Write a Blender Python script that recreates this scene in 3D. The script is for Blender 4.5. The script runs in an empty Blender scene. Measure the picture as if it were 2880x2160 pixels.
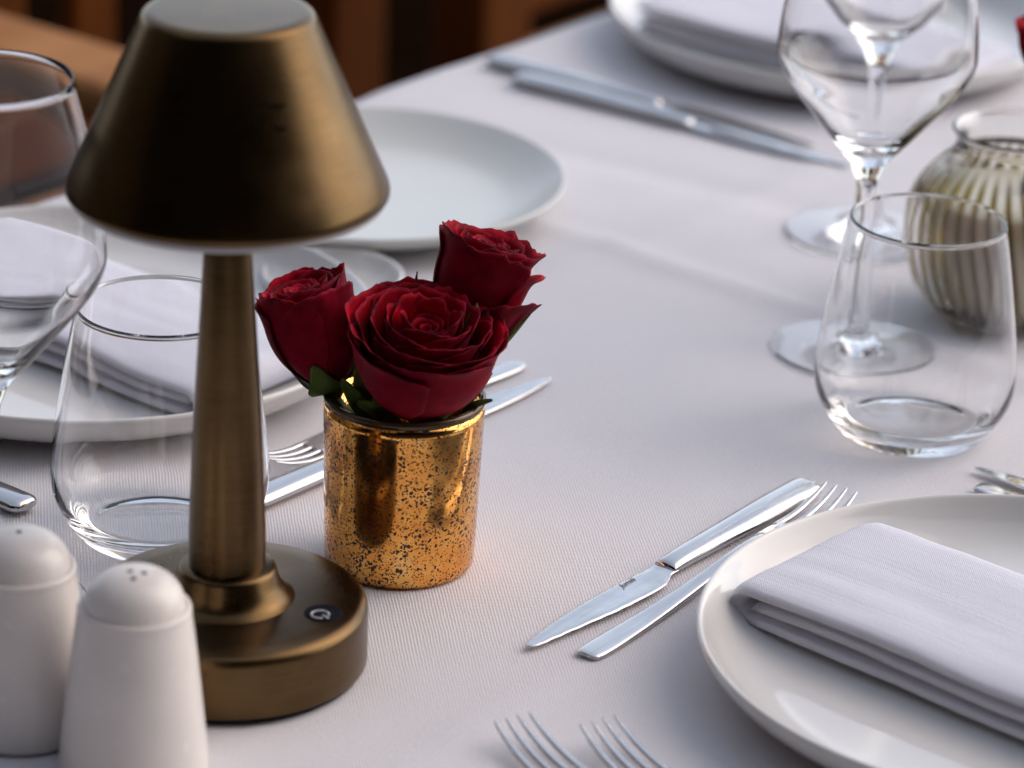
import bpy, math, random
from mathutils import Vector, Matrix, noise
rad = math.radians
sc = bpy.context.scene
C = sc.collection
MM = 0.001

# ------------------------------------------------------------------ table axes
EANG = rad(53.2)
E1 = Vector((math.cos(EANG), math.sin(EANG), 0))      # along the table
E2 = Vector((E1.y, -E1.x, 0))                          # across the table
ORG = Vector((-0.0891, 0.3756, 0))                     # a point on the far edge
def T(a, b, z=0.0):
    return ORG + E1 * a + E2 * b + Vector((0, 0, z))

# ------------------------------------------------------------------ node helpers
class NT:
    def __init__(self, name):
        self.m = bpy.data.materials.new(name); self.m.use_nodes = True
        self.t = self.m.node_tree; self.n = self.t.nodes; self.l = self.t.links
        self.p = self.n['Principled BSDF']; self.out = self.n['Material Output']
    def node(self, kind, **kw):
        x = self.n.new(kind)
        for k, v in kw.items():
            if k in x.inputs.keys() if isinstance(k, str) else False: x.inputs[k].default_value = v
            else: setattr(x, k, v)
        return x
    def set(self, **kw):
        names = dict(color='Base Color', rough='Roughness', metal='Metallic', ior='IOR', trans='Transmission Weight',
                     coat='Coat Weight', coatr='Coat Roughness', sheen='Sheen Weight', sheenr='Sheen Roughness',
                     sss='Subsurface Weight', spec='Specular IOR Level', aniso='Anisotropic')
        for k, v in kw.items():
            if k == 'color' and len(v) == 3: v = (*v, 1)
            self.p.inputs[names[k]].default_value = v
        return self
    def coords(self, kind='Object', scale=(1, 1, 1), rot=(0, 0, 0)):
        tc = self.n.new('ShaderNodeTexCoord'); mp = self.n.new('ShaderNodeMapping')
        mp.inputs['Scale'].default_value = scale; mp.inputs['Rotation'].default_value = rot
        self.l.new(tc.outputs[kind], mp.inputs['Vector']); return mp.outputs['Vector']
    def noise(self, vec, scale, detail=4, rough=0.5):
        x = self.n.new('ShaderNodeTexNoise'); x.inputs['Scale'].default_value = scale
        x.inputs['Detail'].default_value = detail; x.inputs['Roughness'].default_value = rough
        self.l.new(vec, x.inputs['Vector']); return x.outputs['Fac']
    def ramp(self, fac, stops):
        x = self.n.new('ShaderNodeValToRGB'); e = x.color_ramp.elements
        while len(e) < len(stops): e.new(0.5)
        for i, (p, c) in enumerate(stops):
            e[i].position = p; e[i].color = (*c, 1) if len(c) == 3 else c
        self.l.new(fac, x.inputs['Fac']); return x.outputs['Color']
    def math(self, op, a, b=None, c=None):
        x = self.n.new('ShaderNodeMath'); x.operation = op
        for i, v in enumerate((a, b, c)):
            if v is None: continue
            if isinstance(v, (int, float)): x.inputs[i].default_value = v
            else: self.l.new(v, x.inputs[i])
        return x.outputs[0]
    def mix(self, fac, a, b, mode='MIX'):
        x = self.n.new('ShaderNodeMix'); x.data_type = 'RGBA'; x.blend_type = mode
        for s, v in ((x.inputs[0], fac), (x.inputs[6], a), (x.inputs[7], b)):
            if isinstance(v, (int, float)): s.default_value = v
            elif isinstance(v, tuple): s.default_value = (*v, 1) if len(v) == 3 else v
            else: self.l.new(v, s)
        return x.outputs[2]
    def bump(self, h, strength, dist, prev=None):
        x = self.n.new('ShaderNodeBump'); x.inputs['Strength'].default_value = strength
        x.inputs['Distance'].default_value = dist; self.l.new(h, x.inputs['Height'])
        if prev: self.l.new(prev, x.inputs['Normal'])
        self.l.new(x.outputs['Normal'], self.p.inputs['Normal']); return x.outputs['Normal']
    def link(self, sock, name): self.l.new(sock, self.p.inputs[name])

def sep(nt, vec):
    x = nt.n.new('ShaderNodeSeparateXYZ'); nt.l.new(vec, x.inputs[0]); return x.outputs

# ------------------------------------------------------------------ materials
def mat_cloth(name, col, pitch, strength, slub=0.25):
    nt = NT(name).set(rough=0.85, sheen=0.12, spec=0.25)
    v = nt.coords(); s = sep(nt, v)
    nz = nt.noise(v, 900, 2)
    wob = nt.math('MULTIPLY', nt.math('SUBTRACT', nt.noise(v, 60, 2), 0.5), 0.0006)
    k = 2 * math.pi / pitch
    sx = nt.math('SINE', nt.math('MULTIPLY', nt.math('ADD', s[0], wob), k))
    sy = nt.math('SINE', nt.math('MULTIPLY', nt.math('ADD', s[1], wob), k))
    w = nt.math('MULTIPLY', sx, sy)
    h = nt.math('ADD', nt.math('MULTIPLY_ADD', w, 0.5, 0.5), nt.math('MULTIPLY', nz, 0.9))
    sv = nt.coords(scale=(6, 500, 1)); sl = nt.noise(sv, 1.0, 3, 0.6)
    h = nt.math('ADD', h, nt.math('MULTIPLY', sl, slub * 3))
    nt.bump(h, strength, 0.00035)
    f = nt.math('MULTIPLY_ADD', w, 0.06, 0.94)  # weave valleys darkened in colour: occlusion between threads painted in
    big = nt.ramp(nt.noise(v, 9, 3), [(0.3, (0.96, 0.96, 0.97)), (0.7, (1, 1, 1))])
    c = nt.mix(1.0, (*col,), big, 'MULTIPLY')
    c2 = nt.n.new('ShaderNodeCombineColor'); [nt.l.new(f, c2.inputs[i]) for i in range(3)]
    c = nt.mix(1.0, c, c2.outputs[0], 'MULTIPLY')
    nt.link(c, 'Base Color'); return nt.m

def mat_plain(name, col, rough=0.5, var=0.06, nscale=40, **kw):
    nt = NT(name).set(rough=rough, **kw); v = nt.coords()
    n = nt.noise(v, nscale, 5)
    lo = tuple(c * (1 - var) for c in col); hi = tuple(min(1, c * (1 + var)) for c in col)
    nt.link(nt.ramp(n, [(0.3, lo), (0.7, hi)]), 'Base Color')
    r = nt.math('MULTIPLY_ADD', nt.noise(v, nscale * 3, 3), rough * 0.3, rough * 0.85); nt.link(r, 'Roughness')
    return nt.m

def mat_brass():
    nt = NT('aged_brass').set(metal=1.0, rough=0.34)
    v = nt.coords()
    blotch = nt.noise(v, 28, 6, 0.6)
    brush = nt.noise(nt.coords(scale=(60, 60, 2600)), 1.0, 3, 0.6)
    grain = nt.noise(v, 1600, 2)
    c = nt.ramp(blotch, [(0.28, (0.070, 0.042, 0.018)), (0.5, (0.110, 0.067, 0.029)), (0.75, (0.160, 0.100, 0.046))])
    c = nt.mix(0.25, c, nt.ramp(brush, [(0.3, (0.055, 0.033, 0.015)), (0.7, (0.185, 0.118, 0.06))]))
    nt.link(c, 'Base Color')
    r = nt.math('ADD', nt.math('MULTIPLY_ADD', blotch, 0.16, 0.175), nt.math('MULTIPLY', grain, 0.08)); nt.link(r, 'Roughness')
    nt.bump(nt.math('ADD', brush, nt.math('MULTIPLY', grain, 0.5)), 0.12, 0.0001)
    return nt.m

def mat_gold():
    nt = NT('mercury_gold').set(metal=1.0, rough=0.13, coat=0.25, coatr=0.05)
    tc = nt.n.new('ShaderNodeTexCoord'); s = sep(nt, tc.outputs['Object'])
    # the coating: the same pattern inside and out, laid round the cylinder
    ang = nt.math('MULTIPLY', nt.math('ARCTAN2', s[1], s[0]), 0.030)
    cb = nt.n.new('ShaderNodeCombineXYZ'); nt.l.new(ang, cb.inputs[0]); nt.l.new(s[2], cb.inputs[2])
    v = cb.outputs[0]
    warp = nt.n.new('ShaderNodeTexNoise'); warp.inputs['Scale'].default_value = 420; nt.l.new(v, warp.inputs['Vector'])
    vm = nt.n.new('ShaderNodeVectorMath'); vm.operation = 'MULTIPLY_ADD'; nt.l.new(warp.outputs['Color'], vm.inputs[0])
    vm.inputs[1].default_value = (0.0016,) * 3; nt.l.new(v, vm.inputs[2])
    def spots(scale, thr, amt):
        vo = nt.n.new('ShaderNodeTexVoronoi'); vo.inputs['Scale'].default_value = scale
        vo.inputs['Randomness'].default_value = 1.0; nt.l.new(vm.outputs[0], vo.inputs['Vector'])
        sz = sep(nt, vo.outputs['Color'])
        lim = nt.math('MULTIPLY', nt.math('POWER', sz[0], 3.0), thr)
        return nt.math('LESS_THAN', vo.outputs['Distance'], nt.math('MULTIPLY', lim, amt))
    dens = nt.math('MULTIPLY_ADD', nt.noise(v, 45, 2), 2.3, 0.10)
    a = spots(720, 0.52, dens); b = spots(1500, 0.66, dens)
    sp = nt.math('MAXIMUM', a, b)
    cloudy = nt.noise(v, 60, 5, 0.65)
    c = nt.ramp(cloudy, [(0.25, (0.62, 0.22, 0.042)), (0.5, (0.90, 0.40, 0.078)), (0.75, (0.98, 0.61, 0.21))])
    c = nt.mix(sp, c, (0.035, 0.018, 0.010)); nt.link(c, 'Base Color')
    r = nt.math('ADD', nt.math('MULTIPLY_ADD', cloudy, 0.15, 0.055), nt.math('MULTIPLY', sp, 0.25)); nt.link(r, 'Roughness')
    nt.link(nt.math('SUBTRACT', 1.0, nt.math('MULTIPLY', sp, 0.6)), 'Metallic')
    nt.bump(nt.noise(v, 130, 3), 0.05, 0.0006)
    return nt.m

def mat_glass(name, col=(1, 1, 1), rough=0.0, ior=1.40):
    nt = NT(name).set(color=col, trans=1.0, ior=ior, rough=rough)
    n = nt.noise(nt.coords(), 60, 2); nt.bump(n, 0.02, 0.0005)
    return nt.m

def mat_ribbed(name):
    # olive streaks run down the valleys between the clear ribs
    nt = NT(name).set(trans=1.0, ior=1.5, rough=0.02)
    tc = nt.n.new('ShaderNodeTexCoord'); s_ = sep(nt, tc.outputs['Object'])
    a = nt.math('ADD', nt.math('ARCTAN2', s_[1], s_[0]), nt.math('MULTIPLY', s_[2], 4.0))
    c = nt.math('ABSOLUTE', nt.math('COSINE', nt.math('MULTIPLY', a, 18.0)))
    z = nt.n.new('ShaderNodeMapRange'); z.inputs['From Min'].default_value = 0.076; z.inputs['From Max'].default_value = 0.066; nt.l.new(s_[2], z.inputs['Value'])
    f = nt.math('MULTIPLY', nt.math('POWER', nt.math('SUBTRACT', 1.0, c), 1.5), z.outputs[0])
    nt.link(nt.mix(nt.math('MINIMUM', nt.math('MULTIPLY', f, 1.9), 1.0), (1.0, 0.99, 0.95), (0.20, 0.125, 0.006)), 'Base Color'); return nt.m

def mat_steel(name='stainless_steel', bs=0.06):
    nt = NT(name).set(metal=1.0, rough=0.12)
    v = nt.coords(); n = nt.noise(nt.coords(scale=(25, 260, 260)), 1.0, 4, 0.6)
    nt.link(nt.ramp(n, [(0.3, (0.50, 0.49, 0.49)), (0.7, (0.62, 0.61, 0.61))]), 'Base Color')
    nt.link(nt.math('MULTIPLY_ADD', n, 0.10, 0.04), 'Roughness')
    nt.bump(nt.noise(nt.coords(scale=(1, 1.6, 1)), 55, 2), bs, 0.0015 if bs < .2 else 0.0022); return nt.m

def mat_petal(name, lo, hi, sheen):
    nt = NT(name).set(rough=0.6, sheen=sheen, sheenr=0.4, spec=0.06, sss=0.05)
    nt.p.inputs['Subsurface Radius'].default_value = (0.004, 0.001, 0.001)
    nt.p.inputs['Subsurface Scale'].default_value = 0.4
    nt.p.inputs['Sheen Tint'].default_value = (0.85, 0.15, 0.28, 1)
    at = nt.n.new('ShaderNodeAttribute'); at.attribute_name = 'tip'
    v = nt.coords()
    n = nt.noise(v, 220, 4)
    base = nt.ramp(n, [(0.3, lo), (0.7, hi)])
    vein = nt.noise(nt.coords('UV', scale=(70, 1.5, 1)), 1.0, 3)
    base = nt.mix(nt.math('MULTIPLY', vein, 0.35), base, (0.12, 0.002, 0.010))
    burn = nt.math('MULTIPLY', nt.math('POWER', at.outputs['Fac'], 7.0), nt.math('MULTIPLY_ADD', nt.noise(v, 130, 3), 3.2, -1.25))
    x = nt.n.new('ShaderNodeClamp'); nt.l.new(burn, x.inputs[0])
    oi = nt.n.new('ShaderNodeObjectInfo')
    hv = nt.n.new('ShaderNodeHueSaturation'); nt.l.new(nt.math('MULTIPLY_ADD', oi.outputs['Random'], 0.55, 0.72), hv.inputs['Value']); nt.l.new(base, hv.inputs['Color'])
    rim_ = nt.n.new('ShaderNodeMapRange'); rim_.inputs['From Min'].default_value = 0.955; rim_.inputs['From Max'].default_value = 1.0; nt.l.new(at.outputs['Fac'], rim_.inputs['Value'])
    base = nt.mix(nt.math('MULTIPLY', rim_.outputs[0], 0.22), hv.outputs[0], (0.62, 0.05, 0.10))
    base = nt.mix(x.outputs[0], base, (0.022, 0.002, 0.008))
    nt.link(base, 'Base Color')
    nt.bump(nt.math('ADD', vein, n), 0.16, 0.0006); return nt.m

def mat_leaf():
    nt = NT('green_sepal').set(rough=0.6, spec=0.12)
    n = nt.noise(nt.coords(), 160, 4)
    nt.link(nt.ramp(n, [(0.3, (0.05, 0.085, 0.014)), (0.7, (0.11, 0.155, 0.035))]), 'Base Color'); return nt.m

def mat_wood(name, a, b, rough=0.45, axis=0):
    nt = NT(name).set(rough=rough)
    s = [26, 26, 26]; s[axis] = 2.2
    n = nt.noise(nt.coords(scale=tuple(s)), 1.0, 6, 0.6)
    nt.link(nt.ramp(n, [(0.3, a), (0.7, b)]), 'Base Color'); nt.bump(n, 0.15, 0.001); return nt.m

M = dict(
    cloth=mat_cloth('woven_tablecloth', (0.80, 0.775, 0.80), 0.0017, 0.65, 0.5),
    napkin=mat_cloth('cotton_napkin', (0.82, 0.81, 0.885), 0.0011, 0.5, 0.6),
    china=mat_plain('glazed_china', (0.71, 0.695, 0.675), 0.08, 0.015, 25, coat=0.3),
    shaker=mat_plain('matte_ceramic', (0.80, 0.745, 0.71), 0.26, 0.03, 60),
    stoneware=mat_plain('pale_stoneware', (0.68, 0.69, 0.665), 0.25, 0.02, 25),  # white china greyed in colour to carry the side plate's shading
    brass=mat_brass(), gold=mat_gold(), glass=mat_glass('clear_glass'),
    amber=mat_ribbed('ribbed_olive_glass'),
    steel=mat_steel(), blade_steel=mat_steel('polished_blade', 0.22), petal=mat_petal('red_petal', (0.34, 0.0006, 0.009), (0.56, 0.0010, 0.014), 0.03), petal_back=mat_petal('red_petal_back', (0.15, 0.0005, 0.008), (0.24, 0.0008, 0.013), 0.06), leaf=mat_leaf(),
    stem=mat_plain('rose_stem', (0.05, 0.075, 0.02), 0.5, 0.3, 200),
    black=mat_plain('black_rubber', (0.006, 0.007, 0.012), 0.7, 0.2, spec=0.08),
    diffuser=mat_plain('frosted_diffuser', (0.50, 0.48, 0.49), 0.5, 0.03),
    icon=mat_plain('icon_white', (0.62, 0.62, 0.68), 0.5, 0.05),
    hole=mat_plain('dark_hole', (0.03, 0.026, 0.022), 0.9, 0.1),
    wax=mat_plain('white_wax', (0.93, 0.90, 0.80), 0.55, 0.03, 40, sss=0.3),
    engrave=mat_plain('etched_mark', (0.24, 0.235, 0.235), 0.6, 0.1),
    teak=mat_wood('stained_teak', (0.070, 0.018, 0.0012), (0.145, 0.041, 0.004), 0.6, 2),  # chair wood with shade put into the colour, for upright parts
    teak_x=mat_wood('oiled_teak', (0.30, 0.125, 0.042), (0.43, 0.20, 0.075), 0.5, 0),  # same chair wood with skylight put into the colour, for top faces
    floor=mat_wood('dark_decking', (0.004, 0.002, 0.001), (0.009, 0.004, 0.002), 0.8, 0),
    wall=mat_plain('dark_stucco', (0.055, 0.042, 0.026), 0.9, 0.25, 6),
)

M['scuff'] = mat_plain('dark_scuff', (0.014, 0.009, 0.006), 0.9, 0.3, 300, spec=0.0)
for k in ('teak', 'teak_x'): M[k].node_tree.nodes['Principled BSDF'].inputs['Specular IOR Level'].default_value = 0.12
M['wax'].node_tree.nodes['Principled BSDF'].inputs['Subsurface Scale'].default_value = 0.03
M['floor'].node_tree.nodes['Principled BSDF'].inputs['Specular IOR Level'].default_value = 0.0
# ------------------------------------------------------------------ mesh helpers
def mesh_obj(name, verts, faces, mat, parent=None, smooth=True, loc=None):
    me = bpy.data.meshes.new(name); me.from_pydata([tuple(v) for v in verts], [], faces); me.update()
    if smooth: me.polygons.foreach_set('use_smooth', [True] * len(me.polygons))
    if mat: me.materials.append(mat)
    o = bpy.data.objects.new(name, me); C.objects.link(o)
    if parent: o.parent = parent
    if loc is not None: o.location = loc
    return o

def tag(o, label=None, cat=None, group=None, kind=None):
    if label: o['label'] = label
    if cat: o['category'] = cat
    if group: o['group'] = group
    if kind: o['kind'] = kind
    return o

def thing(name, label, cat, loc, rotz=0, group=None):
    o = bpy.data.objects.new(name, None); C.objects.link(o); o.empty_display_size = 0.02
    o.location = loc; o.rotation_euler = (0, 0, rotz)
    return tag(o, label, cat, group)

def dup(root, loc, rotz, label):
    r = root.copy(); C.objects.link(r); r.location = loc; r.rotation_euler = (0, 0, rotz); r['label'] = label
    for ch in list(root.children):
        c = ch.copy(); C.objects.link(c); c.parent = r
        for g in list(ch.children):
            d = g.copy(); C.objects.link(d); d.parent = c
    return r

def lathe(name, prof, mat, parent=None, loc=None, seg=96, closed=False, rib=None, sharp=None):
    """prof: (r, z) in mm; r == 0 closes on the axis. closed joins last to first."""
    v, f, rows = [], [], []
    for r, z in prof:
        if r <= 1e-6:
            rows.append([len(v)]); v.append((0, 0, z * MM))
        else:
            row = []
            for i in range(seg):
                a = 2 * math.pi * i / seg; rr = r
                if rib: rr = rib(r, z, a)
                row.append(len(v)); v.append((rr * MM * math.cos(a), rr * MM * math.sin(a), z * MM))
            rows.append(row)
    pairs = list(zip(rows, rows[1:])) + ([(rows[-1], rows[0])] if closed else [])
    for A, B in pairs:
        if len(A) == 1 and len(B) == 1: continue
        for i in range(seg):
            j = (i + 1) % seg
            if len(A) == 1: f.append((A[0], B[j], B[i]))
            elif len(B) == 1: f.append((A[i], A[j], B[0]))
            else: f.append((A[i], A[j], B[j], B[i]))
    o = mesh_obj(name, v, f, mat, parent, True, loc)
    if sharp:
        o.data.set_sharp_from_angle(angle=rad(sharp))
    return o

def spline(pts, n):
    """Catmull-Rom through pts, n samples per span"""
    out = []; P = [pts[0]] + list(pts) + [pts[-1]]
    for i in range(1, len(P) - 2):
        a, b, c, d = P[i - 1], P[i], P[i + 1], P[i + 2]
        for k in range(n):
            t = k / n
            out.append(tuple(0.5 * (2 * b[q] + (c[q] - a[q]) * t + (2 * a[q] - 5 * b[q] + 4 * c[q] - d[q]) * t * t
                                    + (3 * b[q] - a[q] - 3 * c[q] + d[q]) * t ** 3) for q in range(len(b))))
    out.append(tuple(pts[-1])); return out

def loft(secs, n=16, ex=2.6):
    """secs: (x, y, z, half_width, half_thick) mm -> closed tube with superellipse sections"""
    v, f = [], []
    for (x, y, z, hw, ht) in secs:
        for i in range(n):
            a = 2 * math.pi * i / n; c, s = math.cos(a), math.sin(a)
            cy = math.copysign(abs(c) ** (2 / ex), c) * hw; cz = math.copysign(abs(s) ** (2 / ex), s) * ht
            v.append((x * MM, (y + cy) * MM, (z + cz) * MM))
    m = len(secs)
    for k in range(m - 1):
        for i in range(n):
            j = (i + 1) % n
            f.append((k * n + i, (k + 1) * n + i, (k + 1) * n + j, k * n + j))
    f.append(tuple(range(n))); f.append(tuple(reversed(range((m - 1) * n, m * n))))
    return v, f

def join(parts):
    V, F = [], []
    for v, f in parts:
        k = len(V); V += v; F += [tuple(i + k for i in q) for q in f]
    return V, F

def tube(path, radius, n=8):
    v, f = [], []
    P = [Vector(p) for p in path]
    for k, p in enumerate(P):
        d = (P[min(k + 1, len(P) - 1)] - P[max(k - 1, 0)]).normalized()
        a = d.orthogonal().normalized(); b = d.cross(a)
        r = radius[k] if isinstance(radius, (list, tuple)) else radius
        for i in range(n):
            t = 2 * math.pi * i / n; v.append(p + (a * math.cos(t) + b * math.sin(t)) * r)
    for k in range(len(P) - 1):
        for i in range(n):
            j = (i + 1) % n; f.append((k * n + i, k * n + j, (k + 1) * n + j, (k + 1) * n + i))
    f.append(tuple(reversed(range(n)))); f.append(tuple(range((len(P) - 1) * n, len(P) * n)))
    return v, f

def box(cx, cy, cz, sx, sy, sz):
    v = [(cx + a * sx / 2, cy + b * sy / 2, cz + c * sz / 2) for a in (-1, 1) for b in (-1, 1) for c in (-1, 1)]
    f = [(0, 1, 3, 2), (4, 6, 7, 5), (0, 4, 5, 1), (2, 3, 7, 6), (0, 2, 6, 4), (1, 5, 7, 3)]
    return v, f

def bevel(o, w, seg=3):
    b = o.modifiers.new('bevel', 'BEVEL'); b.width = w; b.segments = seg; b.limit_method = 'ANGLE'; return o

# ------------------------------------------------------------------ setting: floor, wall behind the camera
fl = mesh_obj('floor', [(-40, -40, -0.74), (40, -40, -0.74), (40, 40, -0.74), (-40, 40, -0.74)], [(0, 1, 2, 3)], M['floor'], smooth=False)
tag(fl, kind='structure')
wl = mesh_obj('wall', *join([box(3.0, -3.6, 2.0, 20, 0.3, 5.5), box(-4.3, -1.0, 1.6, 0.3, 7.0, 4.7)]), M['wall'], smooth=False)
tag(wl, kind='structure')
ce = mesh_obj('ceiling', *box(3.0, -2.35, 1.9, 20, 2.2, 0.12), M['wall'], smooth=False)   # unseen roof slab, added over the viewer to darken the near table
tag(ce, kind='structure')

# ------------------------------------------------------------------ tablecloth
def build_cloth():
    a0, a1, b0, b1 = -0.95, 1.15, 0.0, 0.84
    drop, st = 0.26, 0.008
    def g(t0, t1):
        xs = [t0 - drop + i * 0.02 for i in range(int(drop / 0.02))]
        n = int((t1 - t0) / st); xs += [t0 + (t1 - t0) * i / n for i in range(n + 1)]
        xs += [t1 + (i + 1) * 0.02 for i in range(int(drop / 0.02))]; return xs
    A, B = g(a0, a1), g(b0, b1)
    R = 0.006
    def edge(t, t0, t1):
        if t < t0: s, e = t0 - t, -1
        elif t > t1: s, e = t - t1, 1
        else: return t, 0.0
        base = t0 if e < 0 else t1
        if s < R * math.pi / 2:
            q = s / R; return base + e * R * math.sin(q), -R * (1 - math.cos(q))
        return base + e * (R + 0.02 * (s - R * 1.57)), -R - (s - R * math.pi / 2)
    v, f = [], []
    for a in A:
        for b in B:
            x, za = edge(a, a0, a1); y, zb = edge(b, b0, b1); z = min(za, zb)
            if za == 0.0 and zb == 0.0:
                p = Vector((a * 9, b * 9, 3.1))
                z = 0.0008 * noise.noise(p) + 0.0005 * noise.noise(p * 3.1)
                # pressed fold lines
                z += 0.0019 * math.exp(-((a + 0.075 + 0.03 * b) / 0.007) ** 2)
                z += 0.0016 * math.exp(-((b - 0.235 - 0.03 * a) / 0.010) ** 2)
                z -= 0.0014 * math.exp(-((a - 0.02 - 0.1 * (b - .2)) / 0.012) ** 2)
                z += 0.0014 * math.exp(-((b - 0.47 + 0.02 * a) / 0.009) ** 2)
                z -= 0.0003
            else:
                w = min(1, -z / 0.1) * 0.012
                if zb < za: y += w * math.sin(a * 22) * (-1 if b < b0 else 1)
                else: x += w * math.sin(b * 22)
            v.append((x, y, z))
    nb = len(B)
    for i in range(len(A) - 1):
        for j in range(nb - 1):
            f.append((i * nb + j, i * nb + j + 1, (i + 1) * nb + j + 1, (i + 1) * nb + j))
    o = mesh_obj('tablecloth', v, f, M['cloth'])
    o.matrix_world = Matrix(((E1.x, E2.x, 0, ORG.x), (E1.y, E2.y, 0, ORG.y), (0, 0, 1, 0), (0, 0, 0, 1)))
    return tag(o, 'white woven tablecloth covering the whole table under the place settings', 'tablecloth')
build_cloth()

# ------------------------------------------------------------------ brass lamp
def build_lamp():
    t = thing('table_lamp', 'aged brass cordless table lamp with conical shade beside the rose vase', 'lamp', (-0.0982, -0.2728, 0))
    t.rotation_euler = (0, rad(-0.65), 0)
    lathe('foot_pad', [(0, 0), (48.6, 0), (49, .4), (49, 2.2), (0, 2.2)], M['black'], t, sharp=40)
    base = [(0, 2), (49.5, 2), (50.4, 2.4), (50.7, 3.2)] + [(50.7, z) for z in (8, 14, 19, 22)] + \
           [(50.5, 23.6), (49.6, 25), (48.2, 26), (46.5, 26.5), (40, 26.6), (26, 26.7), (0, 26.7)]
    lathe('base', base, M['brass'], t, seg=128)
    collar = [(24.5, 26.6), (23.4, 27.2), (21.6, 28.6), (20, 30.8), (18.6, 34), (17.8, 37.2), (17.2, 38.6), (16.2, 39.2), (12, 39.2)]
    lathe('collar', collar, M['brass'], t, seg=96)
    stem = [(13.7, 39), (13.75, 45), (13.75, 52), (13.5, 60), (12.9, 75), (11.9, 100), (10.4, 125), (8.6, 156), (7.5, 179)]
    lathe('stem', stem, M['brass'], t, seg=64)
    shade = [(53.6, 180.2), (54.9, 180.0), (55.5, 180.8), (55.6, 182.2), (55.1, 184)]
    for i in range(1, 8):
        k = i / 8; shade.append((55.1 + (30.2 - 55.1) * k, 184 + (241.5 - 184) * k))
    shade += [(30.0, 241.9), (29.4, 243.2), (28.4, 244.2), (27.0, 244.7), (25, 244.8), (0, 244.9)]
    lathe('lamp_shade', shade, M['brass'], t, seg=128)
    lathe('diffuser', [(0, 176.6), (48, 176.6), (52.4, 177), (53.9, 178), (54.3, 179.4), (54.2, 180.4), (0, 180.6)], M['diffuser'], t, seg=128)
    b = lathe('touch_button', [(0, 26.9), (6.1, 26.9), (6.5, 27.0), (6.8, 26.6)], M['black'], t, (0.0352, -0.0121, 0), seg=48)
    # power symbol: open ring and a bar across the gap
    ring = []; a0 = rad(-42)
    for i in range(41):
        a = a0 + rad(30) + rad(300) * i / 40; ring.append((0.0031 * math.cos(a) - 0.0009, 0.0031 * math.sin(a) - 0.0018, 0.02705))
    v1 = tube(ring, 0.00036, 6)
    c, s = math.cos(a0), math.sin(a0)
    v2 = tube([(0.0013 * c - .0009, 0.0013 * s - .0018, .02705), (0.0042 * c - .0009, 0.0042 * s - .0018, .02705)], 0.00042, 6)
    mesh_obj('power_symbol', *join([v1, v2]), M['icon'], b)
    for ang_, z_, w_, h_ in ((-62, 222.5, 9.5, 2.2), (-61, 215.5, 5.5, 2.4)):
        v, f = [], []
        for i in range(17):
            for j in range(5):
                u, q = i / 8 - 1, j / 2 - 1
                hh = h_ / 2 * (1 - u * u) ** 0.7 * (0.8 + 0.3 * math.sin(i * 1.7))
                z = z_ + q * hh + 0.9 * u * u - 0.7 * u; r = 55.1 + (30.2 - 55.1) * (z - 184) / (241.5 - 184) + 0.06
                a = rad(ang_) + u * w_ / 2 / r; v.append((r * math.cos(a) * MM, r * math.sin(a) * MM, z * MM))
        for i in range(16):
            for j in range(4): f.append((i * 5 + j, (i + 1) * 5 + j, (i + 1) * 5 + j + 1, i * 5 + j + 1))
        mesh_obj('scuff_mark', v, f, M['scuff'], [c for c in t.children if c.name.startswith('lamp_shade')][0])
    return t
build_lamp()

# ------------------------------------------------------------------ gold vase
VASE = Vector((-0.0402, -0.1809, 0))
def build_vase():
    t = thing('gold_vase', 'speckled gold mercury glass votive holding three red roses', 'vase', VASE)
    out = [(0, 0.4), (20, 0.3), (25.4, 0), (27.4, 0.6), (28.5, 2.2), (28.8, 4)] + [(28.8 + 1.8 * i / 16, 4 + 63 * i / 16) for i in range(1, 17)]
    inn = [(28.4, 67), (28.2, 40), (27, 9), (25, 6.5), (0, 6)]
    lathe('body', out + inn, M['gold'], t, seg=128)
    rim = [(30.62, 67.4), (30.85, 68.3), (30.7, 69.4), (30.0, 70.1), (29.1, 70), (28.5, 69.2), (28.4, 67)]
    lathe('rim', rim, M['rimglass'], t, seg=128)
M['rimglass'] = mat_plain('smoked_rim', (0.085, 0.055, 0.03), 0.10, 0.2, 80, metal=0.4)
build_vase()

# ------------------------------------------------------------------ roses
def frame(base, axis, spin):
    z = Vector(axis).normalized(); x = Vector((1, 0, 0)); x = (x - z * x.dot(z)).normalized(); y = z.cross(x)
    m = Matrix(((x.x, y.x, z.x, 0), (x.y, y.y, z.y, 0), (x.z, y.z, z.z, 0), (0, 0, 0, 1)))
    return Matrix.Translation(Vector(base)) @ m @ Matrix.Rotation(spin, 4, 'Z')

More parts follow.
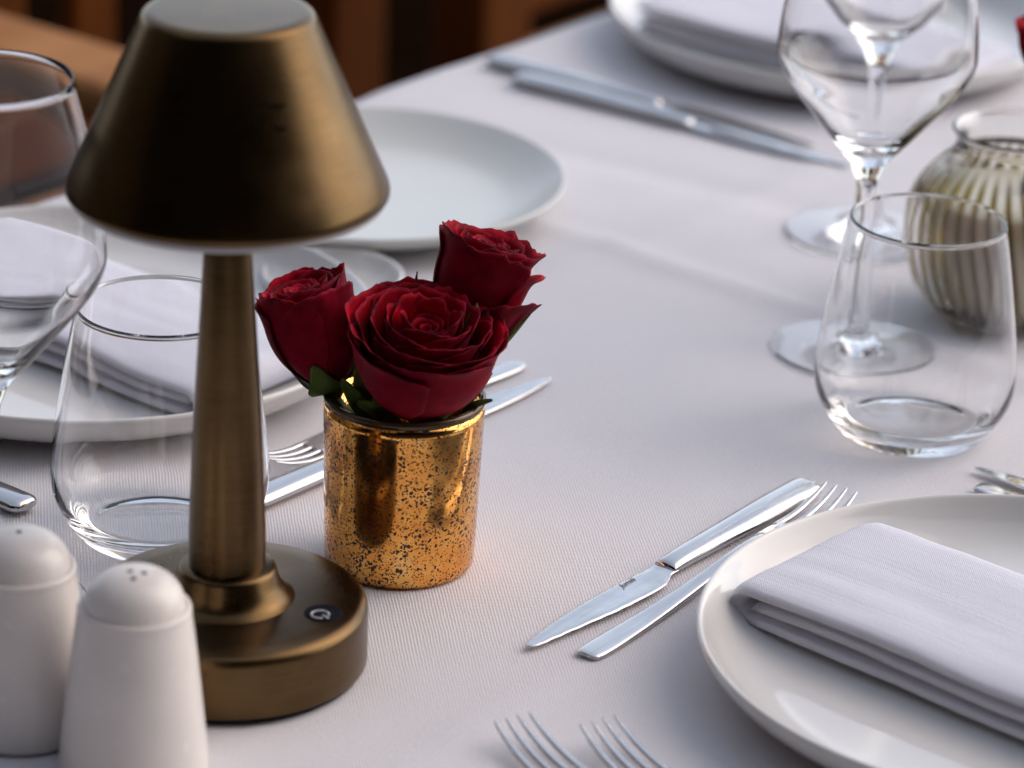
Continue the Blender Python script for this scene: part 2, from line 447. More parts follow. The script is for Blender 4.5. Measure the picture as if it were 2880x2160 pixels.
def petal(parent, rng, phi, ha, rb, rt, h, p=0.5, flare=0.0, droop=0.0, vf=0.6, rip=0.6, spiral=0.07, side=0.0, nu=22, nv=20, z0=0.0, tipz=0.0, thick=0.00026, belly=0.0):
    """mm values; local z is the bloom's axis"""
    v, f, tip, uv = [], [], [], []
    s1, s2 = rng.uniform(0, 50), rng.uniform(0, 50)
    for j in range(nv + 1):
        w = j / nv
        for i in range(nu + 1):
            u = -1 + 2 * i / nu
            vm = 1 - 0.16 * abs(u) ** 3.5 + 0.025 * noise.noise(Vector((u * 2.2, s1, 0)))
            t = w * vm
            k = max(0.0, (t - vf) / (1 - vf))
            r = rb + (rt - rb) * (1 - max(0.0, 1 - t) ** (1 / p)) + belly * math.sin(math.pi * t)
            r *= 1 + spiral * u
            r += flare * k ** 2 + side * abs(u) ** 3 * t
            n1 = noise.noise(Vector((u * 2.2, t * 1.8, s1))); n2 = noise.noise(Vector((u * 6, t * 3, s2))) + 0.45 * noise.noise(Vector((u * 17, t * 4, s2 + 9)))
            r += rip * (n1 * (0.35 + k) + 0.45 * n2 * k)
            z = z0 + h * t - droop * k ** 2.2 + tipz * k * (1 - abs(u)) ** 1.5 + rip * 0.75 * n2 * k + rip * 0.5 * n1 * t
            wid = ha * (0.55 + 0.45 * min(1, t / 0.45))
            a = phi + wid * u + 0.05 * n1
            v.append((r * math.cos(a) * MM, r * math.sin(a) * MM, z * MM))
            e = max(t / max(vm, .01) if False else w, abs(u) ** 3 * 0.93 * min(1, w * 1.6)); tip.append(min(1, e))
            uv.append((u * .5 + .5, t))
    for j in range(nv):
        for i in range(nu):
            q = j * (nu + 1) + i; f.append((q, q + 1, q + nu + 2, q + nu + 1))
    o = mesh_obj('petal', v, f, M['petal_back'], parent)
    at = o.data.attributes.new('tip', 'FLOAT', 'POINT'); at.data.foreach_set('value', tip)
    ul = o.data.uv_layers.new(name='UVMap')
    for L in o.data.loops: ul.data[L.index].uv = uv[L.vertex_index]
    m = o.modifiers.new('thickness', 'SOLIDIFY'); m.thickness = thick; m.offset = 0; o.data.materials.append(M['petal']); m.material_offset = 1
    return o

def sepal(parent, phi, pts, width):
    """pts: (r, z) mm path in the half-plane at phi"""
    P = spline(pts, 5); v, f = [], []; n = len(P)
    for k, (r, z) in enumerate(P):
        t = k / (n - 1); w = width * (math.sin(math.pi * min(1, 0.18 + t * 0.62) ) if t < .5 else math.sin(math.pi * (0.18 + .31)) * (1 - (t - .5) / .5) ** 0.8) + 0.15
        for u in (-1, -0.5, 0, 0.5, 1):
            off = Vector((r - 0.5 * (1 - u * u) * -1.0, u * w, z))
            c, s = math.cos(phi), math.sin(phi)
            v.append(((off.x * c - off.y * s) * MM, (off.x * s + off.y * c) * MM, off.z * MM))
    for k in range(n - 1):
        for i in range(4):
            q = k * 5 + i; f.append((q, q + 1, q + 6, q + 5))
    o = mesh_obj('sepal', v, f, M['leaf'], parent)
    m = o.modifiers.new('thickness', 'SOLIDIFY'); m.thickness = 0.0005; return o

def stem_to(parent, mw, target):
    inv = mw.inverted(); a = Vector((0, 0, 0.001)); b = inv @ Vector(target); mid = a.lerp(b, 0.45) + Vector((0, 0, -0.006))
    P = [a, Vector((0, 0, -0.006)), mid, b]; P = [Vector(q) for q in spline([tuple(p) for p in P], 5)]
    mesh_obj('stem', *tube(P, 0.0021, 8), M['stem'], parent)
    lathe('calyx', [(0, -6), (2.4, -5.2), (4.0, -3), (4.6, 0), (4.6, 2), (0, 2.4)], M['leaf'], parent, seg=20)

def leaf(parent, pts, width):
    inv = parent.matrix_world.inverted() if parent.parent is None else None
    P = [Vector(p) for p in spline(pts, 6)]; n = len(P); v, f = [], []
    for k, p in enumerate(P):
        t = k / (n - 1); w = width * MM * (math.sin(math.pi * (0.12 + 0.88 * t)) ** 0.8) + 0.0002
        d = (P[min(k + 1, n - 1)] - P[max(k - 1, 0)]).normalized()
        sd = d.cross(Vector((0.25, -1, 0.3))).normalized(); up = sd.cross(d)
        for u in (-1, -.5, 0, .5, 1): v.append(inv @ (p + sd * (u * w) + up * (abs(u) ** 1.5 * w * 0.45)))
    for k in range(n - 1):
        for i in range(4):
            q = k * 5 + i; f.append((q, q + 1, q + 6, q + 5))
    o = mesh_obj('leaf', v, f, M['leaf'], parent); m = o.modifiers.new('thickness', 'SOLIDIFY'); m.thickness = 0.0004
    return o

def rose_root(label, mw):
    o = bpy.data.objects.new('rose', None); C.objects.link(o); o.matrix_world = mw; o.empty_display_size = 0.02
    bpy.context.view_layer.update()
    return tag(o, label, 'rose', 'red roses standing in the gold vase')

GA = 2.39996
def open_rose():
    rng = random.Random(4)
    mw = frame((-0.0358, -0.1885, 0.0665), (0.09, -0.22, 0.95), 0.3)
    t = rose_root('wide open dark red rose in the middle, facing the viewer over the vase rim', mw)
    # tight heart
    for i in range(7):
        k = i / 6
        petal(t, rng, i * 2.2, rad(150 - 50 * k), 1.2, 1.3 + 5.2 * k, 37.5 + 2.0 * k, 0.5, 0.3, 0, .7, 0.5, 0.22, nu=20, nv=12)
    # rings of cupped petals
    N = 24
    for i in range(N):
        k = i / (N - 1)
        petal(t, rng, 1.0 + i * GA, rad(66 - 16 * k), 3 + 4 * k, 8.5 + 17.0 * k ** 0.9, 44.5 - 4.5 * k ** 1.6, 0.44,
              flare=1.0 + 3.0 * k, droop=0.3 + 2.6 * k, vf=0.72, rip=1.2 + 0.9 * k, spiral=0.10 - 0.03 * k, tipz=1.4)
    # big guard petals
    for i in range(6):
        k = i / 5
        petal(t, rng, 0.4 + i * 1.05, rad(56), 7.5, 27.0 + 0.8 * (i % 2), 37.0 + 2.0 * (i % 3), 0.38, flare=2.6, droop=2.0, vf=0.76, rip=2.0, spiral=0.05, tipz=0.8)
    for i, (ph, pts) in enumerate([(-1.35, [(5, 1), (10, -1), (16, 2), (21, 6)]), (0.2, [(5, 0), (14, -2), (24, 2), (31, 10)]),
                                   (1.45, [(5, 0), (18, 4), (29, 20), (31, 41)]), (3.0, [(5, 0), (14, -3), (24, -3), (30, 4)]), (0.95, [(5, 0), (22, 6), (31, 24), (30, 37)])]):
        sepal(t, ph, pts, 4.0 if i != 2 else 2.0)
    leaf(t, [(-0.050, -0.186, 0.055), (-0.0545, -0.192, 0.068), (-0.0565, -0.194, 0.080), (-0.0560, -0.193, 0.094)], 3.0)
    leaf(t, [(-0.046, -0.188, 0.056), (-0.053, -0.195, 0.066), (-0.0585, -0.197, 0.0735), (-0.0635, -0.195, 0.080)], 3.2)
    leaf(t, [(-0.040, -0.190, 0.058), (-0.046, -0.199, 0.067), (-0.051, -0.202, 0.0715), (-0.057, -0.201, 0.0735)], 2.8)
    leaf(t, [(-0.034, -0.198, 0.062), (-0.029, -0.2035, 0.069), (-0.025, -0.205, 0.0725), (-0.0205, -0.2045, 0.0750)], 2.2)
    leaf(t, [(-0.020, -0.186, 0.060), (-0.017, -0.190, 0.067), (-0.013, -0.192, 0.0712), (-0.007, -0.193, 0.0735)], 1.2)
    stem_to(t, mw, VASE + Vector((0.006, 0.004, 0.009)))

def bud_rose(label, base, axis, spin, seed, h, rmax, ropen, nouter, extra=None, sep_list=(), pw=0.34, fl=2.2):
    rng = random.Random(seed)
    mw = frame(base, axis, spin); t = rose_root(label, mw)
    for i in range(6):
        k = i / 5
        petal(t, rng, i * 2.1, rad(150 - 40 * k), 1, 1.2 + 3.6 * k, h - 2.5 + k, 0.5, 0.3, 0, .8, 0.5, 0.25, nu=18, nv=12)
    N = 12
    for i in range(N):
        k = i / (N - 1)
        petal(t, rng, i * GA, rad(80 - 12 * k), 3 + k, 5 + (ropen - 6) * k, h - 0.6 - 1.2 * (1 - k), 0.40, flare=0.6 + 0.8 * k, droop=0.2, vf=.8,
              rip=0.8, spiral=0.10 - 0.03 * k, tipz=0.8, belly=0.8 * k)
    for i in range(nouter):
        petal(t, rng, 0.9 + i * 2 * math.pi / nouter, rad(62), 4.2, ropen - 1 + 0.5 * (i % 2), h + 0.4 - 2.0 * (i % 2), pw, flare=fl, droop=1.2, vf=.74, rip=1.9,
              spiral=0.05, tipz=1.2, belly=rmax - ropen + 1.5, nu=26, nv=24)
    if extra: extra(t, rng)
    for ph, pts, w in sep_list: sepal(t, ph, pts, w)
    stem_to(t, mw, VASE + Vector((-0.25 * axis[0] * 0.03, 0.002, 0.009)) + Vector((math.copysign(0.008, -axis[0]), 0, 0)))

open_rose()
bud_rose('half closed dark red rosebud leaning left towards the lamp stem', (-0.0678, -0.1785, 0.0705), (-0.32, 0.06, 0.95), 0.6, 11, 42, 17, 16.0, 5,
         sep_list=[(-2.3, [(4, -1.5), (8.2, -0.2), (11.8, 5), (15.2, 14)], 7.0), (-0.1, [(4, 0), (9, 3), (12.8, 9), (16.2, 20)], 4.5), (2.6, [(4, -1), (8.6, 2), (12.0, 8), (15.4, 17)], 4.5), (1.2, [(4, -1), (10, 0), (16, 5)], 4)])
def loose(t, rng):
    petal(t, rng, -0.75, rad(46), 4.0, 20.5, 34, 0.5, z0=-7, flare=4.0, droop=1.0, vf=.6, rip=1.8, spiral=0.02, side=-1.5, tipz=2.5, belly=1.0, nu=26, nv=24)
    petal(t, rng, -0.35, rad(40), 4.5, 19.5, 40, 0.36, flare=4.5, droop=3.5, vf=.7, rip=1.6, spiral=0.02, tipz=1.5, nu=26, nv=24)
bud_rose('flared dark red rose at the back right with burnt petal edges', (-0.0225, -0.1690, 0.0840), (0.30, 0.16, 1.0), 0.2, 23, 45, 17, 16.5, 5, loose, pw=0.50, fl=5.0,
         sep_list=[(-0.62, [(3.5, -7), (11.5, -1), (18.5, 9), (24.2, 24)], 3.8), (-1.7, [(4, 0), (12, 4), (20, 10), (21.5, 24)], 3.6), (1.5, [(4, 0), (12, 3), (19, 8)], 4.0)])

# ------------------------------------------------------------------ tumblers and wine glasses
TUMB = [(0, 0.8), (22, 0.6), (26.5, 0), (28.6, 0.3), (30.2, 1.4), (32.6, 4), (36.4, 9), (39.6, 15), (41.4, 20.5), (42.0, 26), (41.8, 33), (40.9, 43), (38.9, 57), (36.2, 74), (32.7, 93), (32.4, 94.6),
        (32.1, 95.1), (31.7, 95.0), (31.6, 93.5), (35.2, 74), (37.9, 57), (39.9, 43), (40.8, 33), (40.9, 27), (40.1, 21.5), (38.0, 16), (34.2, 11), (28, 8.0), (18, 6.6), (0, 6.2)]
def tumbler(label, loc):
    pr = [TUMB[0]] + spline(TUMB[1:13], 3)[:-1] + spline(TUMB[12:18], 3)[:-1] + spline(TUMB[17:], 3)
    return tag(lathe('tumbler', pr, M['glass'], None, loc, seg=128), label, 'glass', 'stemless water tumblers')
tumbler('clear stemless tumbler right of the vase, in front of the wine glass stems', (0.1680, -0.0311, 0))
tumbler('clear stemless tumbler behind the brass lamp stem', (-0.1336, -0.1672, 0))

def wine_glass(label, loc, k=1.0):
    t = thing('wine_glass', label, 'wine glass', loc, group='stemmed wine glasses')
    foot = [(0, 0.4), (30, 0.2), (35.6, 0), (36.3, 0.5), (36.0, 1.3), (28, 2.0), (18, 3.2), (11, 5.0), (8.0, 7.0), (6.2, 9.8), (5.2, 14)]
    stem = [(5.2, 14), (4.5, 24), (4.1, 38), (3.8, 55), (3.9, 70), (4.6, 79), (6.2, 84), (7.6, 88)]
    bowl = [(7.6, 88), (11.5, 92.5), (19.2, 101.5), (27, 111), (35, 121), (40.5, 129), (42.9, 136), (43.0, 142), (42.0, 153), (39.6, 168), (36, 186), (31.6, 204.6)]
    inn = [(30.9, 204.6), (35.2, 186), (38.8, 168), (41.2, 153), (42.1, 142), (41.9, 136.4), (39.3, 129.8), (33.8, 122), (25.6, 112.4), (17, 103), (9, 96.5), (0, 94.2)]
    pr = [foot[0]] + spline(foot[1:], 3)[:-1] + spline(stem, 4)[:-1] + spline(bowl, 4) + [(31.3, 205.2)] + spline(inn, 4)
    nf, ns = 1 + len(spline(foot[1:], 3)[:-1]), len(spline(stem, 4)[:-1])
    lathe('foot', pr[:nf + 1], M['glass'], t, seg=112)
    lathe('stem', pr[nf:nf + ns + 1], M['glass'], t, seg=112)
    lathe('bowl', pr[nf + ns:], M['glass'], t, seg=112)
    t.scale = (k, k, k)
    return t
wine_glass('large clear wine glass standing behind the right tumbler, nearer of the overlapping pair', (0.1498, 0.0571, 0))
wine_glass('clear wine glass farther back, seen through the bowl of the nearer wine glass', (0.1653, 0.2067, 0), 1.04)
wine_glass('clear wine glass cut off by the left picture edge beside the lamp shade', (-0.1895, -0.2356, 0))

# ------------------------------------------------------------------ ribbed jar with a candle
def build_jar():
    t = thing('ribbed_jar', 'round ribbed olive tinted glass jar with flared neck behind the right tumbler', 'jar', (0.2212, 0.1113, 0))
    def rib(r, z, a):
        k = min(1, max(0, (z - 3) / 10)) * min(1, max(0, (72 - z) / 14))
        k = k if (r, z) not in inner else 0
        return r * (1 + 0.055 * k * (abs(math.cos(18 * (a + z * 0.0040))) ** 0.8 - 0.62))
    inner = set()
    out = [(0, 0.5), (22, 0), (26, 0.6), (33, 5), (41, 15), (46, 29), (47.2, 42), (45.6, 53), (41, 63), (34.5, 71), (29.6, 75.5), (27.6, 79), (27.3, 83), (28.3, 86), (29.8, 87.6)]
    inn = [(29.2, 88.6), (27.6, 87.8), (26, 85), (24.6, 80), (26.4, 75), (32, 68.5), (38, 61), (42.3, 52), (43.6, 42), (42.6, 30), (38, 17), (31, 8), (24, 5), (0, 4.5)]
    inn = spline(inn, 3); inner |= set(inn)
    lathe('body', [out[0]] + spline(out[1:], 4) + inn, M['amber'], t, seg=360, rib=lambda r, z, a: rib(r, z, a))
    return t
build_jar()
candle = lathe('candle', [(0, 5.2), (20, 5.8), (28, 9.5), (35, 17), (39.5, 29), (40.8, 40), (40.0, 49), (37.5, 56), (35, 57), (10, 56), (0, 55.6)], M['wax'], None, (0.2212, 0.1113, 0), seg=64)
tag(candle, 'white wax filling inside the ribbed olive glass jar', 'candle')
def far_rose():
    rng = random.Random(7)
    mw = frame((0.2345, 0.1230, 0.1065), (0.1, -0.1, 1), 0.0)
    o = bpy.data.objects.new('rose', None); C.objects.link(o); o.matrix_world = mw
    tag(o, 'dark red rose at the right picture edge above the ribbed jar', 'rose')
    for i in range(16):
        k = i / 15
        petal(o, rng, i * GA, rad(90 - 30 * k), 2 + 3 * k, 3 + 16 * k, 30 - 3 * k, 0.42, flare=0.5 + 3 * k, droop=1.8 * k, vf=.72, rip=1.0, nu=14, nv=12)
    inv = mw.inverted(); b = inv @ Vector((0.2260, 0.1130, 0.05))
    mesh_obj('stem', *tube([Vector((0, 0, .001)), Vector((0, 0, -.01)), b], 0.0019), M['stem'], o)
far_rose()

# ------------------------------------------------------------------ plates
PL = [(0, 5.0), (60, 5.0), (92, 5.4), (104, 6.8), (111, 9.2), (116.5, 13), (120.5, 17.6), (123.0, 21.2), (124.2, 22.6), (125.2, 22.8), (126, 22.0), (126, 20.6), (124.4, 17.4), (120, 12.2), (113, 7.2),
      (103, 3.4), (92, 2.0), (82, 1.6), (80, 0.2), (76, 0.0), (74, 1.2), (60, 1.6), (0, 1.8)]
def plate(name, label, loc, k=1.0, kz=1.0, group='white dinner plates'):
    pr = [PL[0]] + spline(PL[1:-1], 4) + [PL[-1]]
    o = lathe(name, [(r * k, z * kz) for r, z in pr], M['china'], None, loc, seg=160)
    return tag(o, label, 'plate', group)
plate('dinner_plate', 'white dinner plate nearest the viewer with a folded napkin, cut by the right edge', (0.1963, -0.2685, 0))
plate('dinner_plate', 'white dinner plate behind the lamp stem with a folded napkin on it', (-0.1840, 0.0100, 0), 0.985)
plate('dinner_plate', 'white dinner plate farthest away at the top, behind the wine glasses', (0.1680, 0.5020, 0), 0.985)
BP = [(0, 3.6), (50, 3.6), (66, 4.2), (75, 6.4), (84, 10.5), (91, 14.8), (94.6, 17.2), (95.6, 17.6), (96.2, 17.0), (95.8, 15.6), (90, 11.2), (80, 6.0), (70, 2.4), (58, 1.4), (56, 0.1), (53, 0), (51, 1.2), (0, 1.4)]
o = lathe('side_plate', [BP[0]] + spline(BP[1:-1], 4) + [BP[-1]], M['stoneware'], None, (-0.0752, 0.2170, 0), seg=128)
tag(o, 'empty white side plate just right of the lamp shade', 'plate')
o = lathe('small_dish', [(0, 3), (20, 3.2), (26, 5), (29, 9), (30, 11.4), (31.2, 12.2), (32.4, 11.4), (32, 8), (29, 3), (25, .4), (22, 0), (0, 0.6)], M['china'], None, (-0.0830, 0.0930, 0), seg=64)
tag(o, 'small white dish half hidden behind the roses and the plate rim', 'dish')

# ------------------------------------------------------------------ napkins
def napkin(label, loc, ang, L, W, seed, mirror=1, H=1.0):
    """book folded: a rounded spine at x = 0, layers running along +x, soft folded sides"""
    rng = random.Random(seed); parts = []
    def sag(x, y):
        n = noise.noise(Vector((x * 0.011, y * 0.02, seed)))
        return -0.6 * n
    def sheet(path, th, w0, w1, inset, ph):
        """path: list of (x, z) centre-line; th: half thickness; rounded front and back edges"""
        v, f = [], []; NY, n = 26, len(path); ring = []
        for k, (x, z) in enumerate(path):
            a = path[max(0, k - 1)]; b = path[min(n - 1, k + 1)]
            d = Vector((b[0] - a[0], b[1] - a[1])).normalized(); nx, nz = -d.y, d.x
            row = []
            for q in range(2 * NY):
                up = q < NY; i = q if up else 2 * NY - 1 - q
                u = -1 + 2 * i / (NY - 1)
                e = math.sqrt(max(0, 1 - abs(u) ** 6)) if abs(u) < 1 else 0.0
                wob = 1.6 * noise.noise(Vector((x * 0.018, ph, seed))) + 0.5 * noise.noise(Vector((x * 0.07, ph, seed + 2)))
                y = (w0 + w1) / 2 + u * (w1 - w0) / 2 + (wob if u < 0 else wob * .4) + (inset if u < 0 else 0) * abs(u)
                t = (th(x, z) if callable(th) else th) * e * (1 if up else -1) * (1 + 0.16 * noise.noise(Vector((x * 0.02, y * 0.03, ph + seed))))
                zz = z + nz * t + (1.8 * noise.noise(Vector((x * 0.013, y * 0.018, seed + 7))) if z > 5 else 0.5 * noise.noise(Vector((x * 0.013, y * 0.018, seed + 7))))
                if z > 5: zz += 0.5 * noise.noise(Vector((x * 0.045, y * 0.11, seed + 4))) + 0.14 * noise.noise(Vector((x * 0.2, y * 0.25, seed + 5)))
                # front edge sags a little towards the plate
                zz -= 0.9 * max(0, -u - 0.55) * (z / 12)
                row.append(len(v)); v.append(((x + nx * t) * MM, y * mirror * MM, max(0.15, zz) * MM))
            ring.append(row)
        m = 2 * NY
        for k in range(n - 1):
            for i in range(m):
                j = (i + 1) % m; q = (ring[k][i], ring[k][j], ring[k + 1][j], ring[k + 1][i])
                f.append(q if mirror > 0 else tuple(reversed(q)))
        f.append(tuple(ring[0])); f.append(tuple(reversed(ring[-1]))); return v, f
    h = 14.6 * H; th = 2.6 * H
    # outer wrap: bottom run, spine, top run
    path = [(L - (L - 6) * i / 26, 3.0 * H) for i in range(27)]
    for i in range(1, 12):
        a = -math.pi / 2 - math.pi * i / 12
        path.append((7.5 + 6.0 * H * math.cos(a) * 1.2, 3.0 * H + (h - 3.0 * H) / 2 * (1 + math.sin(a))))
    path += [(7.5 + (L - 7.5) * i / 30, h + 1.5 * math.sin(min(1, i / 12) * math.pi * .5)) for i in range(31)]
    parts.append(sheet(path, lambda x, z: (2.5 + 1.0 * min(1, max(0, (z - 5) / 7))) * H, 0, W, 0, 1.0))
    # inner layer
    path2 = [(8.5 + (L - 8.5) * i / 30, 8.3 * H + 0.6 * math.sin(i / 30 * 3)) for i in range(31)]
    parts.append(sheet(path2, 2.5 * H, 1.6, W - 2, 0.8, 5.0))
    o = mesh_obj('napkin', *join(parts), M['napkin'])
    o.location = loc; o.rotation_euler = (0, 0, ang)
    return tag(o, label, 'napkin', 'folded white napkins on the dinner plates')
n1a = math.atan2(-0.66, 0.745)
napkin('white folded cotton napkin on the nearest dinner plate at lower right', (0.0840, -0.2330, 0.0056), n1a, 205, 86, 3)
napkin('white folded napkin on the plate behind the lamp and left tumbler', T(-0.383, 0.238, 0.0056), math.atan2(-E2.y, -E2.x), 190, 86, 9, -1, 0.9)
napkin('white folded napkin on the farthest plate behind the wine glasses', T(0.186, 0.235, 0.0056), math.atan2(-E2.y, -E2.x), 190, 90, 14, -1, 0.9)

# ------------------------------------------------------------------ cutlery (tip or tines at +x)
def build_fork(label, group):
    t = thing('fork', label, 'fork', (0, 0, 0), 0, group)
    hs = spline([(0, 0, 2.0, 4.2, 1.0), (2.5, 0, 1.9, 5.6, 1.45), (9, 0, 1.8, 6.3, 1.6), (22, 0, 1.8, 6.2, 1.6), (50, 0, 2.4, 5.2, 1.55), (85, 0, 4.6, 3.9, 1.55), (112, 0, 7.2, 3.1, 1.7), (126, 0, 8.2, 2.9, 1.6), (134, 0, 8.0, 3.2, 1.4)], 5)
    mesh_obj('handle', *loft(hs, 20, 2.9), M['steel'], t)
    hd = spline([(133, 0, 8.02, 3.15, 1.35), (140, 0, 7.0, 5.2, 1.2), (147, 0, 5.2, 7.6, 1.05), (154, 0, 3.6, 9.7, 1.0), (161, 0, 2.6, 10.5, 0.95), (165, 0, 2.45, 10.6, 0.9)], 4)
    parts = [loft(hd, 20, 2.8)]
    for y in (-9.0, -3.0, 3.0, 9.0):
        k = y / 9.0
        tn = spline([(160, y, 2.6, 1.7, 0.95), (172, y, 2.4, 1.65, 0.95), (182, y * .98, 3.4, 1.5, 0.95), (192, y * .95, 5.8, 1.3, 0.85), (200, y * .91, 8.8, 0.8, 0.6), (203, y * .90, 10.2, 0.35, 0.3)], 3)
        parts.append(loft(tn, 10, 2.4))
    mesh_obj('head', *join(parts), M['steel'], t)
    t.scale = (0.88, 0.88, 0.88)
    return t
def build_knife(label, group):
    t = thing('knife', label, 'knife', (0, 0, 0), 0, group)
    hd = spline([(0, 0, 3.2, 4.6, 1.6), (2, 0, 3.2, 6.6, 2.6), (7, 0, 3.2, 7.2, 3.1), (30, 0, 3.3, 7.0, 3.3), (70, 0, 3.2, 6.0, 3.1), (92, 0, 3.0, 5.3, 2.8), (101, 0, 2.8, 5.1, 2.3), (103.5, 0, 2.6, 4.9, 1.6)], 5)
    mesh_obj('handle', *loft(hd, 22, 2.3), M['steel'], t)
    bl = spline([(102, 0.2, 2.2, 5.2, 1.1), (106, 0.0, 2.0, 5.0, 0.8), (110, 0.8, 1.9, 5.8, 0.75), (116, 1.5, 1.9, 7.0, 0.7), (126, 1.4, 1.9, 7.4, 0.65), (145, 0.6, 1.9, 6.9, 0.6), (165, -0.1, 1.9, 5.2, 0.55), (180, -0.2, 1.9, 3.4, 0.5), (189, 0, 1.9, 1.9, 0.4), (191.5, 0, 1.9, 0.5, 0.3)], 6)
    v, f = loft(bl, 40, 2.2)
    for k, (x, yc, zc, hw, ht) in enumerate(bl):                       # hollow ground upper face
        for i in range(40):
            px_, py_, pz_ = v[k * 40 + i]; q = (py_ / MM - yc) / hw
            if pz_ / MM > zc and 110 < x < 188:
                v[k * 40 + i] = (px_, py_, pz_ + (0.85 * abs(q) ** 2.2 * (1 - abs(q) ** 6) - 0.30) * MM * min(1, hw / 7) * min(1, (x - 110) / 10))
    # fine serration along the cutting edge
    v = [(x, y + (0.00022 * (1 if int(x * 1400) % 2 else 0) if (y > 0.002 and 0.125 < x < 0.186) else 0), z) for x, y, z in v]
    b = mesh_obj('blade', v, f, M['blade_steel'], t)
    return t
def ang(a, b): return math.atan2(b[1] - a[1], b[0] - a[0])
def lay(a, b, base, L, z=0.0): return Vector((b[0], b[1], z)), None
GF, GK = 'steel forks laid on the tablecloth', 'steel knives laid on the tablecloth'
# handle end -> tip
def place(o, end, tip, tilt=0):
    o.location = (end[0], end[1], 0.0003); o.rotation_euler = (0, 0, ang(end, tip))
fork = build_fork('steel fork beside the knife above the nearest plate, tines pointing away', GF)
ft, fe = Vector((0.1336, -0.1126)), Vector((0.0318, -0.2585)); fe = ft - (ft - fe).normalized() * 0.1786
place(fork, fe, ft)
knife = build_knife('steel knife with serrated engraved blade left of the nearest plate', GK)
place(knife, (0.1225, -0.0985), (0.0112, -0.2528))
def fk(label, end, tip):
    r = dup(fork, (end[0], end[1], 0.0003), ang(end, tip), label); return r
def kn(label, end, tip):
    r = dup(knife, (end[0], end[1], 0.0003), ang(end, tip), label); return r
def back(tip, d, L): return (tip[0] - d[0] * L, tip[1] - d[1] * L)
nd = (-E2.x, -E2.y)
fd = (-0.56, 0.828)
t1 = (0.0054, -0.3230); fk('left of the pair of steel forks at the bottom edge, tines upward', back(t1, fd, 0.1786), t1)
t2 = (0.0352, -0.3225); fk('right of the pair of steel forks at the bottom edge, tines upward', back(t2, fd, 0.1786), t2)
kn('steel knife behind the gold vase, handle by the lamp stem', (-0.1045, -0.1440), (0.0182, 0.0062))
e0, t0 = Vector((0.0030, 0.0190)), Vector((-0.0985, -0.1085))
fk('steel fork behind the gold vase, tines by the lamp stem', e0, t0).scale = (0.80, 0.80, 0.80)
kn('upper of the long far steel knives lying by the table edge', (-0.0195, 0.4458), (-0.0195 + .8 * .2, 0.4458 - .56 * .2)).scale = (1.07,) * 3
kn('lower of the long far steel knives, nearer the side plate', (-0.0054, 0.4151), (0.1645, 0.3003)).scale = (1.07,) * 3
t3 = T(-0.190, 0.494); kn('steel knife tip showing at the right edge above the nearest plate', back(t3, nd, 0.19), t3)
t4 = T(-0.205, 0.503); fk('steel fork end showing at the right edge just behind the nearest plate rim', t4, back(t4, nd, 0.205))
t5 = T(-0.483, 0.240); kn('steel knife end showing at the left edge above the shakers', t5, T(-0.483, 0.05))
t6 = T(-0.510, 0.236); fk('steel fork end showing at the left edge directly behind the back shaker', t6, T(-0.510, 0.03))

def engrave(kn_):
    b = [c for c in kn_.children if c.name.startswith('blade')][0]
    cu = bpy.data.curves.new('engraving', 'FONT'); cu.body = 'Jumili'; cu.size = 0.0042; cu.shear = 0.35; cu.extrude = 0.00002
    tmp = bpy.data.objects.new('engraving_text', cu); C.objects.link(tmp)
    me = bpy.data.meshes.new_from_object(tmp.evaluated_get(bpy.context.evaluated_depsgraph_get()))
    bpy.data.objects.remove(tmp); me.materials.clear(); me.materials.append(M['engrave'])
    e = bpy.data.objects.new('engraving', me); C.objects.link(e); e.parent = b
    e.location = (0.1290, -0.0020, 0.00262); e.rotation_euler = (0, 0, math.pi)
engrave(knife)

# ------------------------------------------------------------------ shakers
def shaker(label, loc, holes):
    t = thing('shaker', label, 'shaker', loc, 0, 'white ceramic salt and pepper shakers')
    body = [(0, 0.6), (22, 0.5), (24.4, 0), (25.3, 0.8), (25.5, 2.5), (24.6, 12), (22.9, 28), (21.1, 44), (19.4, 57.6), (19.35, 59.4), (18.9, 60.6), (18.2, 60.9), (17.6, 60.3)]
    lathe('body', [body[0]] + spline(body[1:], 3) + [(17.0, 59.9), (0, 59.9)], M['shaker'], t, seg=80)
    dome = [(17.3, 59.8), (17.1, 61.6), (16.4, 64.6), (14.9, 67.6), (12.2, 70.3), (8.6, 72.2), (4.4, 73.2), (0, 73.5)]
    lathe('dome_top', spline(dome, 4), M['shaker'], t, seg=64)
    for x, y in holes:
        r = math.hypot(x, y); z = 73.5 - r * r * 0.0172
        o = lathe('hole', [(1.05, -0.4), (1.05, 0.06), (0.95, 0.12), (0, 0.12)], M['hole'], t, seg=16)
        n = Vector((x * 0.0344, y * 0.0344, 1)).normalized(); o.location = (x * MM, y * MM, z * MM)
        o.rotation_mode = 'QUATERNION'; o.rotation_quaternion = Vector((0, 0, 1)).rotation_difference(n)
    return t
shaker('white ceramic shaker with three holes in front of the lamp base, nearest the viewer', (-0.1229, -0.3531, 0), [(-1.4, -1.0), (0.2, -5.6), (3.4, -1.5)])
shaker('white ceramic shaker with a single hole at the left edge, behind its twin', (-0.1651, -0.3262, 0), [(0, -1.2)])

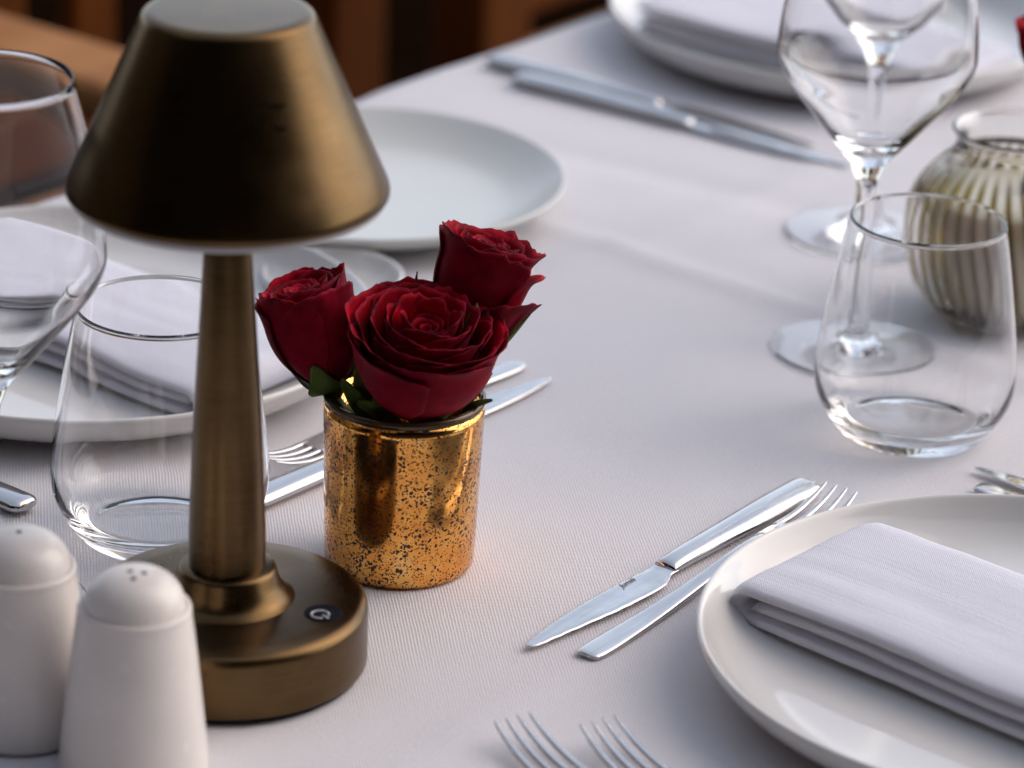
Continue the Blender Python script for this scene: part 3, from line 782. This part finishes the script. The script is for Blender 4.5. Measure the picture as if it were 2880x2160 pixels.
# ------------------------------------------------------------------ wooden armchairs beyond the far edge
def armchair(label, loc, rotz):
    """local +y looks at the table, x across the seat; seat 0.45, arms 0.66 above the floor"""
    t = thing('wooden_armchair', label, 'chair', loc, rotz, 'wooden armchairs drawn up to the far side of the table')
    def bx(name, m, *a, w=0.006):
        o = mesh_obj(name, *box(*a), m, t, False); bevel(o, w); return o
    bx('seat', M['teak_x'], 0, 0, 0.435, 0.50, 0.46, 0.03)
    for sx in (-1, 1):
        bx('leg', M['teak'], sx * 0.27, 0.21, 0.315, 0.045, 0.055, 0.63)
        bx('leg', M['teak'], sx * 0.27, -0.25, 0.44, 0.065, 0.055, 0.88)
        bx('armrest', M['teak_x'], sx * 0.27, 0.0, 0.645, 0.068, 0.56, 0.028, w=0.01)
        bx('side_rail', M['teak'], sx * 0.27, -0.02, 0.40, 0.03, 0.41, 0.06)
    bx('top_rail', M['teak_x'], 0, -0.25, 0.85, 0.495, 0.035, 0.075)
    bx('back_rail', M['teak'], 0, -0.25, 0.49, 0.495, 0.03, 0.05)
    for i in range(5):
        bx('back_slat', M['teak'], -0.18 + 0.09 * i, -0.25, 0.664, 0.045, 0.018, 0.296)
    return t
ca = armchair('wooden armchair with pale armrest beyond the table, behind the lamp shade', (0, 0, 0), 0)
ra = math.atan2(E2.y, E2.x) - math.pi / 2
def cpos(a, b): p = T(a, b); return (p.x, p.y, -0.74)
ca.location = cpos(0.405, -0.33); ca.rotation_euler = (0, 0, ra)
dup(ca, cpos(1.13, -0.33), ra, 'dark wooden armchair beyond the table edge right of the lamp shade')

# ------------------------------------------------------------------ camera
F, PITCH, ROLL, D = 10500.0, rad(22.6), rad(2.67), 1.6
cam = bpy.data.cameras.new('Camera'); co = bpy.data.objects.new('Camera', cam); C.objects.link(co)
cam.sensor_width = 36; cam.lens = 36 * F / 2880; cam.clip_start = 0.05; cam.clip_end = 200
co.matrix_world = Matrix.Translation((0, -D * math.cos(PITCH), D * math.sin(PITCH))) @ Matrix.Rotation(math.pi / 2 - PITCH, 4, 'X') @ Matrix.Rotation(ROLL, 4, 'Z')
cam.dof.use_dof = True; cam.dof.focus_distance = 1.425; cam.dof.aperture_fstop = 8.0
sc.camera = co

# ------------------------------------------------------------------ light
w = bpy.data.worlds.new('World'); sc.world = w; w.use_nodes = True
nt = w.node_tree; bg = nt.nodes['Background']
sky = nt.nodes.new('ShaderNodeTexSky'); sky.sky_type = 'NISHITA'; sky.sun_disc = False
SUN_EL, SUN_AZ = rad(40), rad(70)         # azimuth measured from +Y towards +X
sky.sun_elevation = SUN_EL; sky.sun_rotation = SUN_AZ
sky.dust_density = 1.0
hs = nt.nodes.new('ShaderNodeHueSaturation'); hs.inputs['Saturation'].default_value = 0.50
nt.links.new(sky.outputs[0], hs.inputs['Color']); nt.links.new(hs.outputs[0], bg.inputs[0]); bg.inputs[1].default_value = 0.15
sl = bpy.data.lights.new('sun', 'SUN'); so = bpy.data.objects.new('sun', sl); C.objects.link(so)
sl.energy = 0.55; sl.angle = rad(60); sl.color = (1.0, 0.70, 0.44)
d = Vector((math.sin(SUN_AZ) * math.cos(SUN_EL), math.cos(SUN_AZ) * math.cos(SUN_EL), math.sin(SUN_EL)))
so.rotation_euler = d.to_track_quat('Z', 'Y').to_euler()

sc.view_settings.view_transform = 'Standard'; sc.view_settings.look = 'None'
sc.view_settings.exposure = 0.92; sc.view_settings.gamma = 1.0
sc.render.engine = 'CYCLES'
cy = sc.cycles; cy.use_denoising = True
cy.max_bounces = 16; cy.transmission_bounces = 14; cy.glossy_bounces = 8; cy.diffuse_bounces = 4; cy.transparent_max_bounces = 12
cy.sample_clamp_indirect = 4.0; cy.blur_glossy = 0.3
